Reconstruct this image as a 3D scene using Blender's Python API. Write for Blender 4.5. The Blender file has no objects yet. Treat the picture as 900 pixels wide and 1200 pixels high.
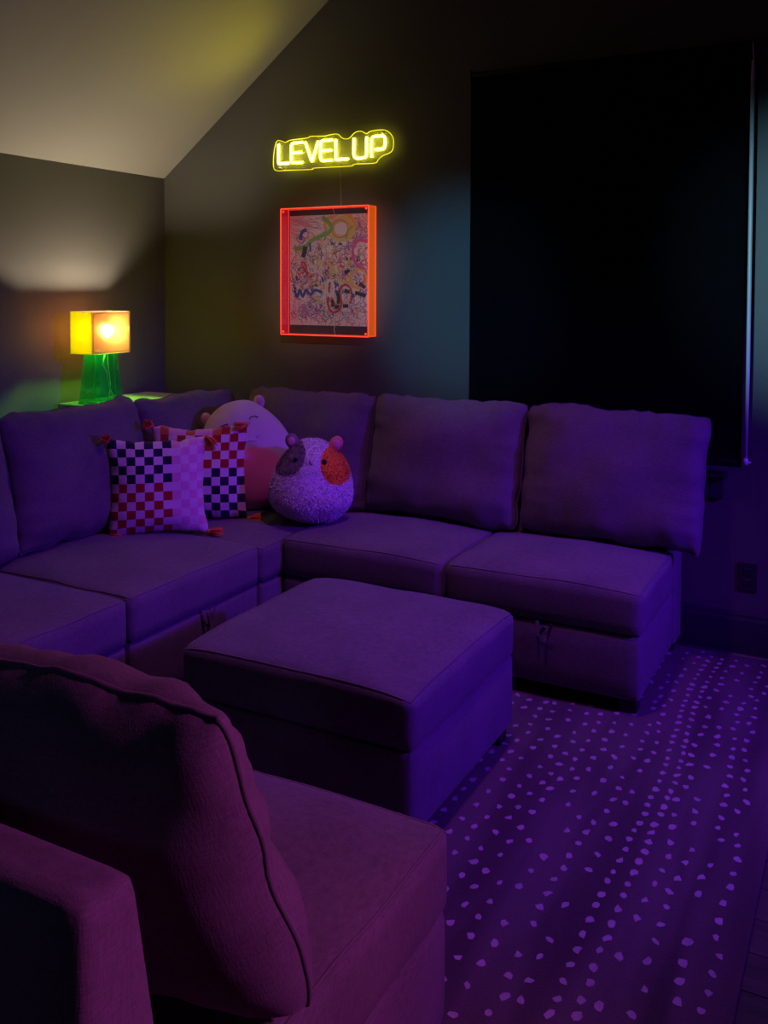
import bpy, bmesh, math, random
from mathutils import Vector, Matrix, noise, Euler
PI = math.pi
SC = bpy.context.scene
COL = SC.collection
random.seed(7)

# ------------------------------------------------------------------ camera
cam_d = bpy.data.cameras.new('camera')
cam = bpy.data.objects.new('camera', cam_d); COL.objects.link(cam)
cam_d.sensor_width = 36.0
cam_d.lens = 1090.0 / 1200.0 * 36.0
cam_d.shift_y = -(600 - 381) / 1200.0          # perspective-corrected photo: horizon high in the frame
cam_d.clip_start = 0.05
right = Vector((0.88292378, 0.46950097, 0.00379941))
down = Vector((0.02151792, -0.03237938, -0.99924399))
fwd = Vector((-0.469023, 0.88233804, -0.03869121))
cam.matrix_world = Matrix((
    (right.x, -down.x, -fwd.x, 3.5248), (right.y, -down.y, -fwd.y, -4.0194),
    (right.z, -down.z, -fwd.z, 1.5), (0, 0, 0, 1)))
SC.camera = cam

# ------------------------------------------------------------------ world, view
SC.view_settings.view_transform = 'Standard'
SC.view_settings.look = 'None'
SC.view_settings.gamma = 1.0
SC.view_settings.exposure = 0.0
SC.view_settings.use_curve_mapping = False
w = bpy.data.worlds.new('night'); SC.world = w; w.use_nodes = True
w.node_tree.nodes['Background'].inputs[0].default_value = (0.02, 0.02, 0.05, 1)
w.node_tree.nodes['Background'].inputs[1].default_value = 0.05
SC.cycles.max_bounces = 8
SC.cycles.diffuse_bounces = 4
SC.cycles.transparent_max_bounces = 16
SC.cycles.caustics_refractive = False
SC.cycles.caustics_reflective = False
SC.cycles.sample_clamp_indirect = 2.0
SC.cycles.use_denoising = True

# ------------------------------------------------------------------ room LED lights (out of frame) and added fills
def area(name, loc, target, col, e, sx, sy, spread=180):
    d = bpy.data.lights.new(name, 'AREA'); d.shape = 'RECTANGLE'; d.size = sx; d.size_y = sy
    d.energy = e; d.color = col; d.spread = math.radians(spread)
    o = bpy.data.objects.new(name, d); COL.objects.link(o); o.location = loc
    o.rotation_euler = (Vector(target) - Vector(loc)).to_track_quat('-Z', 'Y').to_euler()
    return o
def spot(name, loc, target, col, e, ang, blend, r):
    d = bpy.data.lights.new(name, 'SPOT'); d.energy = e; d.color = col
    d.spot_size = math.radians(ang); d.spot_blend = blend; d.shadow_soft_size = r
    o = bpy.data.objects.new(name, d); COL.objects.link(o); o.location = loc
    o.rotation_euler = (Vector(target) - Vector(loc)).to_track_quat('-Z', 'Y').to_euler()
    return o
# coloured LED fixtures on the right-hand wall, aimed down across the seats
spot('blue_led_light', (5.2, -0.92, 1.95), (2.0, -1.0, 0.0), (0.09, 0.005, 1.0), 330, 62, 0.9, 0.10)
spot('violet_led_light', (5.2, -1.45, 2.1), (2.1, -1.2, 0.1), (0.50, 0.05, 1.0), 45, 66, 1.0, 0.12)
spot('purple_ceiling_light', (2.5, -1.35, 3.2), (2.0, -1.25, 0.0), (0.60, 0.115, 0.82), 88, 76, 0.9, 0.10)
spot('magenta_led_light', (4.9, -2.6, 1.9), (2.8, -3.25, 0.4), (0.76, 0.09, 0.74), 135, 58, 1.0, 0.10)
spot('teal_accent_light', (2.6, -4.8, 1.75), (1.82, 0, 1.45), (0.09, 0.42, 0.80), 430, 15, 1.0, 0.05)
spot('teal_accent_light', (2.9, -4.8, 1.75), (3.30, 0, 1.62), (0.18, 0.42, 0.58), 900, 17, 1.0, 0.05)
spot('added_navy_fill', (1.9, -5.25, 1.7), (2.3, -3.2, 0.75), (0.16, 0.17, 0.6), 11, 40, 1.0, 0.2)  # added bluish fill on the foreground cushion's back, no screen stands here
spot('added_artwork_fill', (2.6, -2.8, 2.9), (1.09, 0, 1.58), (1.0, 0.76, 0.82), 115, 15, 1.0, 0.04)  # added pinkish fill that brightens the drawing sheet

# ------------------------------------------------------------------ helpers
def tag(o, label=None, cat=None, group=None, kind=None):
    if label: o['label'] = label
    if cat: o['category'] = cat
    if group: o['group'] = group
    if kind: o['kind'] = kind
    return o

def empty(name, loc=(0, 0, 0), rot=(0, 0, 0)):
    o = bpy.data.objects.new(name, None); COL.objects.link(o)
    o.location = loc; o.rotation_euler = rot; o.empty_display_size = 0.1
    return o

def link(name, bm, mats, parent=None, smooth=True, loc=None, rot=None):
    me = bpy.data.meshes.new(name)
    bmesh.ops.recalc_face_normals(bm, faces=bm.faces)
    bm.to_mesh(me); bm.free()
    if not isinstance(mats, (list, tuple)): mats = [mats]
    for m in mats: me.materials.append(m)
    if smooth:
        for p in me.polygons: p.use_smooth = True
    o = bpy.data.objects.new(name, me); COL.objects.link(o)
    if parent: o.parent = parent
    if loc: o.location = loc
    if rot: o.rotation_euler = rot
    return o

def box(bm, x0, x1, y0, y1, z0, z1, bev=0.0, seg=2):
    r = bmesh.ops.create_cube(bm, size=1.0)
    vs = r['verts']
    for v in vs:
        v.co = Vector(((x0 + x1) / 2 + v.co.x * (x1 - x0), (y0 + y1) / 2 + v.co.y * (y1 - y0), (z0 + z1) / 2 + v.co.z * (z1 - z0)))
    if bev > 0:
        es = set()
        for v in vs: es.update(v.link_edges)
        bmesh.ops.bevel(bm, geom=list(es), offset=bev, segments=seg, affect='EDGES', profile=0.5)
    return bm

def boxo(name, dims, mats, parent=None, bev=0.0, seg=2):
    return link(name, box(bmesh.new(), *dims, bev, seg), mats, parent, smooth=False)

def tube(bm, pts, r, n=8, closed=False, radii=None, mi=0):
    pts = [Vector(p) for p in pts]; N = len(pts); rings = []
    up = Vector((0, 0, 1)); prev = None
    for i, p in enumerate(pts):
        a = pts[(i - 1) % N] if (closed or i > 0) else p
        b = pts[(i + 1) % N] if (closed or i < N - 1) else p
        t = (b - a)
        if t.length < 1e-9: t = Vector((0, 0, 1))
        t.normalize()
        if prev is None:
            ref = up if abs(t.dot(up)) < 0.9 else Vector((1, 0, 0))
            s = t.cross(ref).normalized()
        else:
            s = (prev - t * prev.dot(t))
            s = s.normalized() if s.length > 1e-6 else t.orthogonal().normalized()
        prev = s
        q = t.cross(s)
        rr = radii[i] if radii else r
        rings.append([bm.verts.new(p + (s * math.cos(2 * PI * k / n) + q * math.sin(2 * PI * k / n)) * rr) for k in range(n)])
    M = N if closed else N - 1
    for i in range(M):
        A, B = rings[i], rings[(i + 1) % N]
        for k in range(n):
            f = bm.faces.new((A[k], A[(k + 1) % n], B[(k + 1) % n], B[k])); f.material_index = mi
    if not closed:
        for R in (rings[0], rings[-1]):
            f = bm.faces.new(R); f.material_index = mi
    return bm

def prism(bm, poly, x0, x1, axis='x'):
    """extrude a (y,z) polygon along x"""
    A = [bm.verts.new((x0, p[0], p[1])) for p in poly]
    B = [bm.verts.new((x1, p[0], p[1])) for p in poly]
    n = len(poly)
    bm.faces.new(A); bm.faces.new(B[::-1])
    for i in range(n):
        bm.faces.new((A[i], B[i], B[(i + 1) % n], A[(i + 1) % n]))
    return bm

# ------------------------------------------------------------------ materials
def nt(name):
    m = bpy.data.materials.new(name); m.use_nodes = True
    return m, m.node_tree.nodes, m.node_tree.links, m.node_tree.nodes['Principled BSDF']

def mat(name, col, rough=0.6, metal=0.0, spec=0.5, emit=None, es=0.0, trans=0.0, alpha=1.0, sheen=0.0, coat=0.0, noise_s=0.0, noise_a=0.0, bump=0.0):
    m, N, L, P = nt(name)
    P.inputs['Base Color'].default_value = (*col, 1)
    P.inputs['Roughness'].default_value = rough
    P.inputs['Metallic'].default_value = metal
    P.inputs['Specular IOR Level'].default_value = spec
    P.inputs['Sheen Weight'].default_value = sheen
    P.inputs['Coat Weight'].default_value = coat
    if emit:
        P.inputs['Emission Color'].default_value = (*emit, 1); P.inputs['Emission Strength'].default_value = es
    if noise_s:
        tc = N.new('ShaderNodeTexCoord'); nz = N.new('ShaderNodeTexNoise'); nz.inputs['Scale'].default_value = noise_s
        nz.inputs['Detail'].default_value = 5
        L.new(tc.outputs['Object'], nz.inputs['Vector'])
        if noise_a:
            mx = N.new('ShaderNodeMix'); mx.data_type = 'RGBA'
            mx.inputs[6].default_value = (*[c * (1 - noise_a) for c in col], 1)
            mx.inputs[7].default_value = (*[min(1, c * (1 + noise_a)) for c in col], 1)
            L.new(nz.outputs['Fac'], mx.inputs[0]); L.new(mx.outputs[2], P.inputs['Base Color'])
        if bump:
            b = N.new('ShaderNodeBump'); b.inputs['Strength'].default_value = bump; b.inputs['Distance'].default_value = 0.002
            L.new(nz.outputs['Fac'], b.inputs['Height']); L.new(b.outputs[0], P.inputs['Normal'])
    return m

def fabric(name, col, scale=420.0, amt=0.16, bump=0.35, sheen=0.3, rough=0.9):
    m, N, L, P = nt(name)
    P.inputs['Roughness'].default_value = rough
    P.inputs['Specular IOR Level'].default_value = 0.15
    P.inputs['Sheen Weight'].default_value = sheen
    P.inputs['Sheen Roughness'].default_value = 0.5
    tc = N.new('ShaderNodeTexCoord')
    outs = []
    for sc_ in ((1, 1, 0.12), (0.12, 0.12, 1)):
        mp = N.new('ShaderNodeMapping'); mp.inputs['Scale'].default_value = sc_
        L.new(tc.outputs['Object'], mp.inputs['Vector'])
        nz = N.new('ShaderNodeTexNoise'); nz.inputs['Scale'].default_value = scale; nz.inputs['Detail'].default_value = 2
        L.new(mp.outputs[0], nz.inputs['Vector']); outs.append(nz)
    ad = N.new('ShaderNodeMath'); ad.operation = 'ADD'
    L.new(outs[0].outputs['Fac'], ad.inputs[0]); L.new(outs[1].outputs['Fac'], ad.inputs[1])
    big = N.new('ShaderNodeTexNoise'); big.inputs['Scale'].default_value = 5; big.inputs['Detail'].default_value = 4
    L.new(tc.outputs['Object'], big.inputs['Vector'])
    a2 = N.new('ShaderNodeMath'); a2.operation = 'MULTIPLY_ADD'; a2.inputs[1].default_value = 0.5
    L.new(ad.outputs[0], a2.inputs[0])
    a3 = N.new('ShaderNodeMath'); a3.operation = 'MULTIPLY'; a3.inputs[1].default_value = 0.5
    L.new(big.outputs['Fac'], a3.inputs[0]); L.new(a3.outputs[0], a2.inputs[2])
    mx = N.new('ShaderNodeMix'); mx.data_type = 'RGBA'
    mr = N.new('ShaderNodeMapRange'); mr.inputs[1].default_value = 0.5; mr.inputs[2].default_value = 1.0
    L.new(a2.outputs[0], mr.inputs[0]); L.new(mr.outputs[0], mx.inputs[0])
    mx.inputs[6].default_value = (*[c * (1 - amt * 2) for c in col], 1)
    mx.inputs[7].default_value = (*[min(1, c * (1 + amt * 2)) for c in col], 1)
    L.new(mx.outputs[2], P.inputs['Base Color'])
    b = N.new('ShaderNodeBump'); b.inputs['Strength'].default_value = bump; b.inputs['Distance'].default_value = 0.0015
    L.new(ad.outputs[0], b.inputs['Height']); L.new(b.outputs[0], P.inputs['Normal'])
    return m

def acrylic(name, tint, transp=0.6, rough=0.05, col=None, emit=None, es=0.0, transl=0.0, gloss=0.12, blur=0.0):
    """thin see-through plastic or glass: tinted transparency, a translucent body and a gloss coat"""
    m = bpy.data.materials.new(name); m.use_nodes = True
    N, L = m.node_tree.nodes, m.node_tree.links; N.clear()
    out = N.new('ShaderNodeOutputMaterial')
    T = N.new('ShaderNodeBsdfTransparent'); T.inputs[0].default_value = (*tint, 1)
    D = N.new('ShaderNodeBsdfDiffuse'); D.inputs[0].default_value = (*(col or tint), 1)
    X = N.new('ShaderNodeBsdfTranslucent'); X.inputs[0].default_value = (*(col or tint), 1)
    G = N.new('ShaderNodeBsdfGlossy'); G.inputs['Roughness'].default_value = rough; G.inputs[0].default_value = (1, 1, 1, 1)
    a = N.new('ShaderNodeMixShader'); a.inputs[0].default_value = transl
    L.new(D.outputs[0], a.inputs[1]); L.new(X.outputs[0], a.inputs[2])
    b = N.new('ShaderNodeMixShader'); b.inputs[0].default_value = transp
    L.new(a.outputs[0], b.inputs[1]); L.new(T.outputs[0], b.inputs[2])
    if blur:
        RF = N.new('ShaderNodeBsdfRefraction'); RF.inputs['Color'].default_value = (*(c * 0.3 for c in tint), 1)
        RF.inputs['Roughness'].default_value = 0.75; RF.inputs['IOR'].default_value = 1.12
        b2 = N.new('ShaderNodeMixShader'); b2.inputs[0].default_value = blur
        L.new(b.outputs[0], b2.inputs[1]); L.new(RF.outputs[0], b2.inputs[2]); b = b2
    fr = N.new('ShaderNodeLayerWeight'); fr.inputs[0].default_value = 0.35
    mm = N.new('ShaderNodeMath'); mm.operation = 'MULTIPLY'; mm.inputs[1].default_value = gloss * 3
    L.new(fr.outputs['Facing'], mm.inputs[0])
    c = N.new('ShaderNodeMixShader'); L.new(mm.outputs[0], c.inputs[0])
    L.new(b.outputs[0], c.inputs[1]); L.new(G.outputs[0], c.inputs[2])
    last = c
    if emit:
        E = N.new('ShaderNodeEmission'); E.inputs[0].default_value = (*emit, 1); E.inputs[1].default_value = es
        s = N.new('ShaderNodeAddShader'); L.new(c.outputs[0], s.inputs[0]); L.new(E.outputs[0], s.inputs[1]); last = s
    L.new(last.outputs[0], out.inputs[0])
    return m

def glow(name, col, s):
    m = bpy.data.materials.new(name); m.use_nodes = True
    N, L = m.node_tree.nodes, m.node_tree.links; N.clear()
    out = N.new('ShaderNodeOutputMaterial'); E = N.new('ShaderNodeEmission')
    E.inputs[0].default_value = (*col, 1); E.inputs[1].default_value = s
    L.new(E.outputs[0], out.inputs[0]); return m

M_wall = mat('charcoal_wall_paint', (0.135, 0.128, 0.118), 0.55, spec=0.35, noise_s=260, noise_a=0.03, bump=0.12)
M_ceil = mat('ceiling_paint', (0.42, 0.395, 0.36), 0.8, spec=0.2, noise_s=200, noise_a=0.02, bump=0.1)
M_trim = mat('dark_trim_paint', (0.05, 0.05, 0.055), 0.4, noise_s=30, noise_a=0.1)
M_sofa = fabric('grey_sofa_weave', (0.165, 0.155, 0.15), sheen=0.12)
M_pipe = fabric('grey_sofa_piping', (0.17, 0.16, 0.155), 600, 0.1, sheen=0.1)
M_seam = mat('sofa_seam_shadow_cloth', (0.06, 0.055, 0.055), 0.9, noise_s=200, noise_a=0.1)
M_foot = mat('black_plastic_foot', (0.012, 0.012, 0.013), 0.4, noise_s=60, noise_a=0.2)
M_white = mat('white_lacquer', (0.62, 0.61, 0.6), 0.35, noise_s=40, noise_a=0.03)

# ================================================================== ROOM
RX, RY = 5.4, -5.4
K = 0.776; KZ = 2.11; RIDGE = 2.7
def roof(x): return KZ + K * min(x, RX - x)

fl = boxo('floor', (0, RX, RY, 0, -0.12, -0.013), mat('subfloor', (0.05, 0.035, 0.03), 0.8, noise_s=20, noise_a=0.2)); tag(fl, kind='structure')
def wood():
    m, N, L, P = nt('dark_plank_wood')
    P.inputs['Roughness'].default_value = 0.38
    tc = N.new('ShaderNodeTexCoord'); mp = N.new('ShaderNodeMapping'); mp.inputs['Scale'].default_value = (1.2, 14, 14)
    L.new(tc.outputs['Object'], mp.inputs[0])
    oi = N.new('ShaderNodeObjectInfo'); va = N.new('ShaderNodeVectorMath'); va.operation = 'ADD'
    L.new(mp.outputs[0], va.inputs[0]); mu = N.new('ShaderNodeMath'); mu.operation = 'MULTIPLY'; mu.inputs[1].default_value = 50
    L.new(oi.outputs['Random'], mu.inputs[0]); L.new(mu.outputs[0], va.inputs[1])
    nz = N.new('ShaderNodeTexNoise'); nz.inputs['Scale'].default_value = 2.5; nz.inputs['Detail'].default_value = 8; nz.inputs['Distortion'].default_value = 1.2
    L.new(va.outputs[0], nz.inputs[0])
    cr = N.new('ShaderNodeValToRGB'); cr.color_ramp.elements[0].color = (0.04, 0.032, 0.03, 1); cr.color_ramp.elements[1].color = (0.11, 0.085, 0.075, 1)
    cr.color_ramp.elements[0].position = 0.3; cr.color_ramp.elements[1].position = 0.75
    L.new(nz.outputs[0], cr.inputs[0]); L.new(cr.outputs[0], P.inputs['Base Color'])
    return m
M_wood = wood()
pm = {}
PW = 0.128
row = 0
y = RY + 0.002
rnd = random.Random(3)
while y < -0.01:
    x = -rnd.uniform(0.0, 1.2) if row else -0.5
    y1 = min(y + PW - 0.002, -0.002)
    while x < RX:
        Lp = rnd.choice((1.2, 1.5, 1.8))
        a, b = max(0.002, x), min(RX - 0.002, x + Lp - 0.0025)
        if b - a > 0.05:
            key = (round(b - a, 3), round(y1 - y, 4))
            if key not in pm:
                bm = box(bmesh.new(), -(b - a) / 2, (b - a) / 2, -(y1 - y) / 2, (y1 - y) / 2, -0.012, 0.0, 0.001, 1)
                o = link('plank', bm, M_wood, fl, False); pm[key] = o.data
            else:
                o = bpy.data.objects.new('plank', pm[key]); COL.objects.link(o); o.parent = fl
            o.location = ((a + b) / 2, (y + y1) / 2, -rnd.uniform(0, 0.0004))
        x += Lp
    y += PW; row += 1

# window opening in the back wall
WX0, WX1, WZ0, WZ1 = 1.98, 2.90, 0.88, 2.36
def gable(name, y0, y1, hole=None):
    bm = bmesh.new()
    def pr(poly):
        A = [bm.verts.new((p[0], y0, p[1])) for p in poly]; B = [bm.verts.new((p[0], y1, p[1])) for p in poly]
        n = len(poly); bm.faces.new(A); bm.faces.new(B[::-1])
        for i in range(n): bm.faces.new((A[i], B[i], B[(i + 1) % n], A[(i + 1) % n]))
    if hole:
        a, b, c, d = hole
        pr([(-0.1, 0), (a, 0), (a, roof(a)), (-0.1, KZ - 0.1 * K)])
        pr([(a, 0), (b, 0), (b, c), (a, c)])
        pr([(a, d), (b, d), (b, roof(b)), (RIDGE, roof(RIDGE)), (a, roof(a))] if b > RIDGE else [(a, d), (b, d), (b, roof(b)), (a, roof(a))])
        pr([(b, 0), (RX + 0.1, 0), (RX + 0.1, KZ - 0.1 * K), (b, roof(b))])
    else:
        pr([(-0.1, 0), (RX + 0.1, 0), (RX + 0.1, KZ - 0.1 * K), (RIDGE, roof(RIDGE)), (-0.1, KZ - 0.1 * K)])
    return tag(link(name, bm, M_wall, None, False), kind='structure')
gable('wall_back', 0.0, 0.14, (WX0, WX1, WZ0, WZ1))
gable('wall_front', RY - 0.14, RY)
tag(boxo('wall_left', (-0.12, 0, RY, 0, 0, KZ), M_wall), kind='structure')
tag(boxo('wall_right', (RX, RX + 0.12, RY, 0, 0, KZ), M_wall), kind='structure')
bm = bmesh.new()
for s in (0, 1):
    xs = (-0.12, RIDGE) if s == 0 else (RIDGE, RX + 0.12)
    zz = [KZ + K * (q if s == 0 else RX - q) for q in xs]
    A = [bm.verts.new((xs[i], yy, zz[i] + dz)) for yy in (RY - 0.14, 0.14) for dz in (0, 0.12) for i in (0, 1)]
    for q in ((0, 1, 5, 4), (2, 3, 7, 6), (0, 1, 3, 2), (4, 5, 7, 6), (0, 2, 6, 4), (1, 3, 7, 5)):
        bm.faces.new([A[k] for k in q])
tag(link('ceiling', bm, M_ceil, None, False), kind='structure')

def baseboard(name, p0, p1, n):
    """profile swept from p0 to p1, n = direction into the room"""
    prof = [(0, 0.0), (0.016, 0.0), (0.016, 0.15), (0.011, 0.163), (0.011, 0.172), (0.006, 0.182), (0, 0.184)]
    bm = bmesh.new(); R = []
    for p in (p0, p1): R.append([bm.verts.new((p[0] + n[0] * a, p[1] + n[1] * a, z)) for a, z in prof])
    k = len(prof); bm.faces.new(R[0]); bm.faces.new(R[1][::-1])
    for i in range(k): bm.faces.new((R[0][i], R[1][i], R[1][(i + 1) % k], R[0][(i + 1) % k]))
    o = tag(link(name, bm, M_trim, None, False), kind='structure')
    bm = bmesh.new(); qp = [(0.016, 0.0)] + [(0.016 + 0.015 * math.cos(t * PI / 10), 0.015 * math.sin(t * PI / 10)) for t in range(6)]
    R = []
    for p in (p0, p1): R.append([bm.verts.new((p[0] + n[0] * a, p[1] + n[1] * a, z)) for a, z in qp])
    k = len(qp); bm.faces.new(R[0]); bm.faces.new(R[1][::-1])
    for i in range(k): bm.faces.new((R[0][i], R[1][i], R[1][(i + 1) % k], R[0][(i + 1) % k]))
    link('shoe_molding', bm, M_trim, o, False)
baseboard('baseboard_back', (0, -0.0), (RX, -0.0), (0, -1))
baseboard('baseboard_left', (0, RY), (0, -0.032), (1, 0))
baseboard('baseboard_right', (RX, RY), (RX, -0.032), (-1, 0))

# window behind the blind
wn = boxo('window_1', (WX0, WX1, 0.05, 0.09, WZ0, WZ0 + 0.05), M_trim); tag(wn, kind='structure')
for d in ((WX0, WX1, 0.05, 0.09, WZ1 - 0.05, WZ1), (WX0, WX0 + 0.05, 0.05, 0.09, WZ0 + 0.05, WZ1 - 0.05), (WX1 - 0.05, WX1, 0.05, 0.09, WZ0 + 0.05, WZ1 - 0.05), (WX0 + 0.05, WX1 - 0.05, 0.05, 0.09, 1.6, 1.65)):
    boxo('window_frame', d, M_trim, wn)
M_glass = acrylic('window_glass', (0.9, 0.95, 0.95), 0.95, gloss=0.2)
for d in ((WX0 + 0.05, WX1 - 0.05, 0.066, 0.072, WZ0 + 0.05, 1.6), (WX0 + 0.05, WX1 - 0.05, 0.066, 0.072, 1.65, WZ1 - 0.05)):
    boxo('pane', d, M_glass, wn)
sill = boxo('window_sill', (WX0 - 0.1, WX1 + 0.1, -0.05, 0.05, 0.735, 0.76), M_trim, wn, 0.004)
boxo('apron', (WX0 - 0.08, WX1 + 0.08, -0.018, -0.0005, 0.645, 0.7345), M_trim, wn, 0.003)

# ================================================================== BLIND
bl = empty('roller_blind', (2.435, -0.03, 2.49))
tag(bl, 'large black blackout roller blind covering the window on the back wall', 'blind')
M_blind = fabric('black_blackout_cloth', (0.006, 0.006, 0.009), 300, 0.1, 0.1, 0.0)
BX0, BX1 = 1.872 - 2.435, 3.052 - 2.435
bm = bmesh.new(); nx, nz_ = 30, 30; g = []
for j in range(nz_ + 1):
    zz = -0.03 + (-1.675 + 0.03) * j / nz_
    g.append([bm.verts.new((BX0 + (BX1 - BX0) * i / nx, -0.046 + 0.0015 * noise.noise(Vector((i * 0.23, j * 0.12, 1))), zz)) for i in range(nx + 1)])
for j in range(nz_):
    for i in range(nx): bm.faces.new((g[j][i], g[j][i + 1], g[j + 1][i + 1], g[j + 1][i]))
ret = bmesh.ops.solidify(bm, geom=bm.faces[:], thickness=0.0012)
link('blind_cloth', bm, M_blind, bl)
bm = bmesh.new(); tube(bm, [(BX0, -0.024, -0.024), (BX1, -0.024, -0.024)], 0.022, 20); link('roller_tube', bm, M_blind, bl)
bm = bmesh.new(); box(bm, BX0, BX1, -0.053, -0.04, -1.70, -1.672, 0.005, 3); link('bottom_bar', bm, M_blind, bl, False)
for s in (BX0 - 0.006, BX1 + 0.001):
    boxo('bracket', (s, s + 0.005, -0.048, 0.0295, -0.05, 0.003), M_foot, bl, 0.001)
M_wand = mat('pale_blind_wand', (0.62, 0.66, 0.68), 0.35, noise_s=30, noise_a=0.05)
M_clip = mat('white_clip', (0.8, 0.78, 0.85), 0.4, noise_s=30, noise_a=0.05)
wd = empty('blind_wand', (3.070, -0.085, 2.48))
tag(wd, 'thin pale control wand hanging down the right edge of the black blind', 'wand')
bm = bmesh.new(); tube(bm, [(0, 0, -0.155), (0.001, 0, -0.7), (0.002, 0, -1.3), (0.0, 0, -1.65)], 0.0075, 10, radii=[0.0082, 0.0085, 0.0078, 0.0055]); link('rod', bm, M_wand, wd)
bm = bmesh.new(); tube(bm, [(0, 0, -0.155), (0, 0, -0.075)], 0.0062, 10, radii=[0.008, 0.0058]); link('connector', bm, M_clip, wd)
bm = bmesh.new(); tube(bm, [(0, 0.0, -0.055), (-0.002, 0, -0.02), (-0.002, 0.008, -0.006), (-0.003, 0.03, -0.004)], 0.0022, 8); tube(bm, [(0, 0, -0.075), (0.002, 0, -0.066), (0, 0, -0.055)], 0.0022, 8); link('hook', bm, M_clip, wd)
bm = bmesh.new(); tube(bm, [(0, 0, -1.675), (0, 0, -1.65)], 0.009, 10); tube(bm, [(0.0, 0, -1.665), (0.018, 0.01, -1.667)], 0.004, 8); link('end_grip', bm, M_clip, wd)

ol = empty('wall_outlet', (3.075, -0.0005, 0.33)); tag(ol, 'dark wall outlet plate low on the back wall below the wand', 'outlet')
M_out = mat('dark_outlet', (0.035, 0.03, 0.035), 0.35, noise_s=30, noise_a=0.1)
boxo('cover_plate', (-0.036, 0.036, -0.006, 0, -0.058, 0.058), M_out, ol, 0.002)
for z in (-0.022, 0.022):
    bm = bmesh.new(); box(bm, -0.016, 0.016, -0.0085, -0.006, z - 0.014, z + 0.014, 0.001, 1)
    link('socket', bm, M_out, ol, False)

# ================================================================== RUG
RUX0, RUX1, RUY0, RUY1 = 0.95, 3.295, -4.9, -0.034
M_rug = None
def rugmat():
    m, N, L, P = nt('mauve_rug_pile')
    P.inputs['Roughness'].default_value = 0.95; P.inputs['Specular IOR Level'].default_value = 0.1
    P.inputs['Sheen Weight'].default_value = 0.08
    tc = N.new('ShaderNodeTexCoord'); mp = N.new('ShaderNodeMapping'); mp.inputs['Scale'].default_value = (5.5, 0.75, 1)
    L.new(tc.outputs['Object'], mp.inputs[0])
    nz = N.new('ShaderNodeTexNoise'); nz.inputs['Scale'].default_value = 1.4; nz.inputs['Detail'].default_value = 2; nz.inputs['Distortion'].default_value = 0.3
    L.new(mp.outputs[0], nz.inputs[0])
    cr = N.new('ShaderNodeValToRGB'); e = cr.color_ramp.elements
    e[0].position = 0.36; e[0].color = (0.10, 0.077, 0.068, 1); e[1].position = 0.6; e[1].color = (0.175, 0.14, 0.125, 1)
    L.new(nz.outputs[0], cr.inputs[0])
    fz = N.new('ShaderNodeTexNoise'); fz.inputs['Scale'].default_value = 330; fz.inputs['Detail'].default_value = 3
    L.new(tc.outputs['Object'], fz.inputs[0])
    mx = N.new('ShaderNodeMix'); mx.data_type = 'RGBA'; mx.blend_type = 'MULTIPLY'; mx.inputs[0].default_value = 0.55
    L.new(cr.outputs[0], mx.inputs[6]); L.new(fz.outputs[0], mx.inputs[7]); L.new(mx.outputs[2], P.inputs['Base Color'])
    b = N.new('ShaderNodeBump'); b.inputs['Strength'].default_value = 0.6; b.inputs['Distance'].default_value = 0.004
    L.new(fz.outputs[0], b.inputs['Height']); L.new(b.outputs[0], P.inputs['Normal'])
    return m
M_rug = rugmat()
M_dash = fabric('pale_rug_dash', (0.42, 0.36, 0.36), 300, 0.12, 0.3, 0.05)
rug = boxo('area_rug', (RUX0, RUX1, RUY0, RUY1, 0.0008, 0.011), M_rug, None, 0.004, 2)
tag(rug, 'large tan rug with rows of small pale dashes under the sofa and ottoman', 'rug')
bm = bmesh.new()
# rows of dashes that run and wander along the rug's length
rr = random.Random(11)
def dash(x, y, s, ang):
    k = 7; c = bm.verts.new((x, y, 0.0119)); ring = []; low = []
    for q in range(k):
        t = 2 * PI * q / k; r = s * rr.uniform(0.6, 1.25)
        dx, dy = r * math.cos(t) * 0.82, r * math.sin(t) * 1.15
        X = x + dx * math.cos(ang) - dy * math.sin(ang); Y = y + dx * math.sin(ang) + dy * math.cos(ang)
        ring.append(bm.verts.new((X, Y, 0.0119))); low.append(bm.verts.new((X * 1.0, Y, 0.0105)))
    for q in range(k):
        bm.faces.new((c, ring[q], ring[(q + 1) % k])); bm.faces.new((ring[q], low[q], low[(q + 1) % k], ring[(q + 1) % k]))
x = RUX0 + 0.04
li = 0
while x < RUX1 - 0.03:
    pair = abs(x - 2.98) < 0.035 or abs(x - 1.9) < 0.035
    sp = 0.050 if pair else rr.uniform(0.060, 0.076)
    yy = RUY0 + 0.03 + rr.uniform(0, sp)
    while yy < RUY1 - 0.02:
        amp = 0.35 if pair else 1
        wx = 0.085 * noise.noise(Vector((x * 1.1, yy * 0.9, 4.2))) + amp * 0.022 * noise.noise(Vector((x * 9, yy * 3.0, 9)))
        X = x + wx + rr.gauss(0, 0.005 * amp)
        if RUX0 + 0.025 < X < RUX1 - 0.025 and rr.random() > (0.02 if pair else 0.10):
            dash(X, yy, rr.uniform(0.0095, 0.0135), rr.gauss(0, 0.35))
        yy += sp * rr.uniform(0.85, 1.2)
    x += 0.044 if pair else rr.uniform(0.046, 0.062)
o = link('woven_dash', bm, M_dash, rug, False); tag(o, 'small pale woven dashes', kind='stuff')
FZ = 0.0118     # top of the rug

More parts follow.
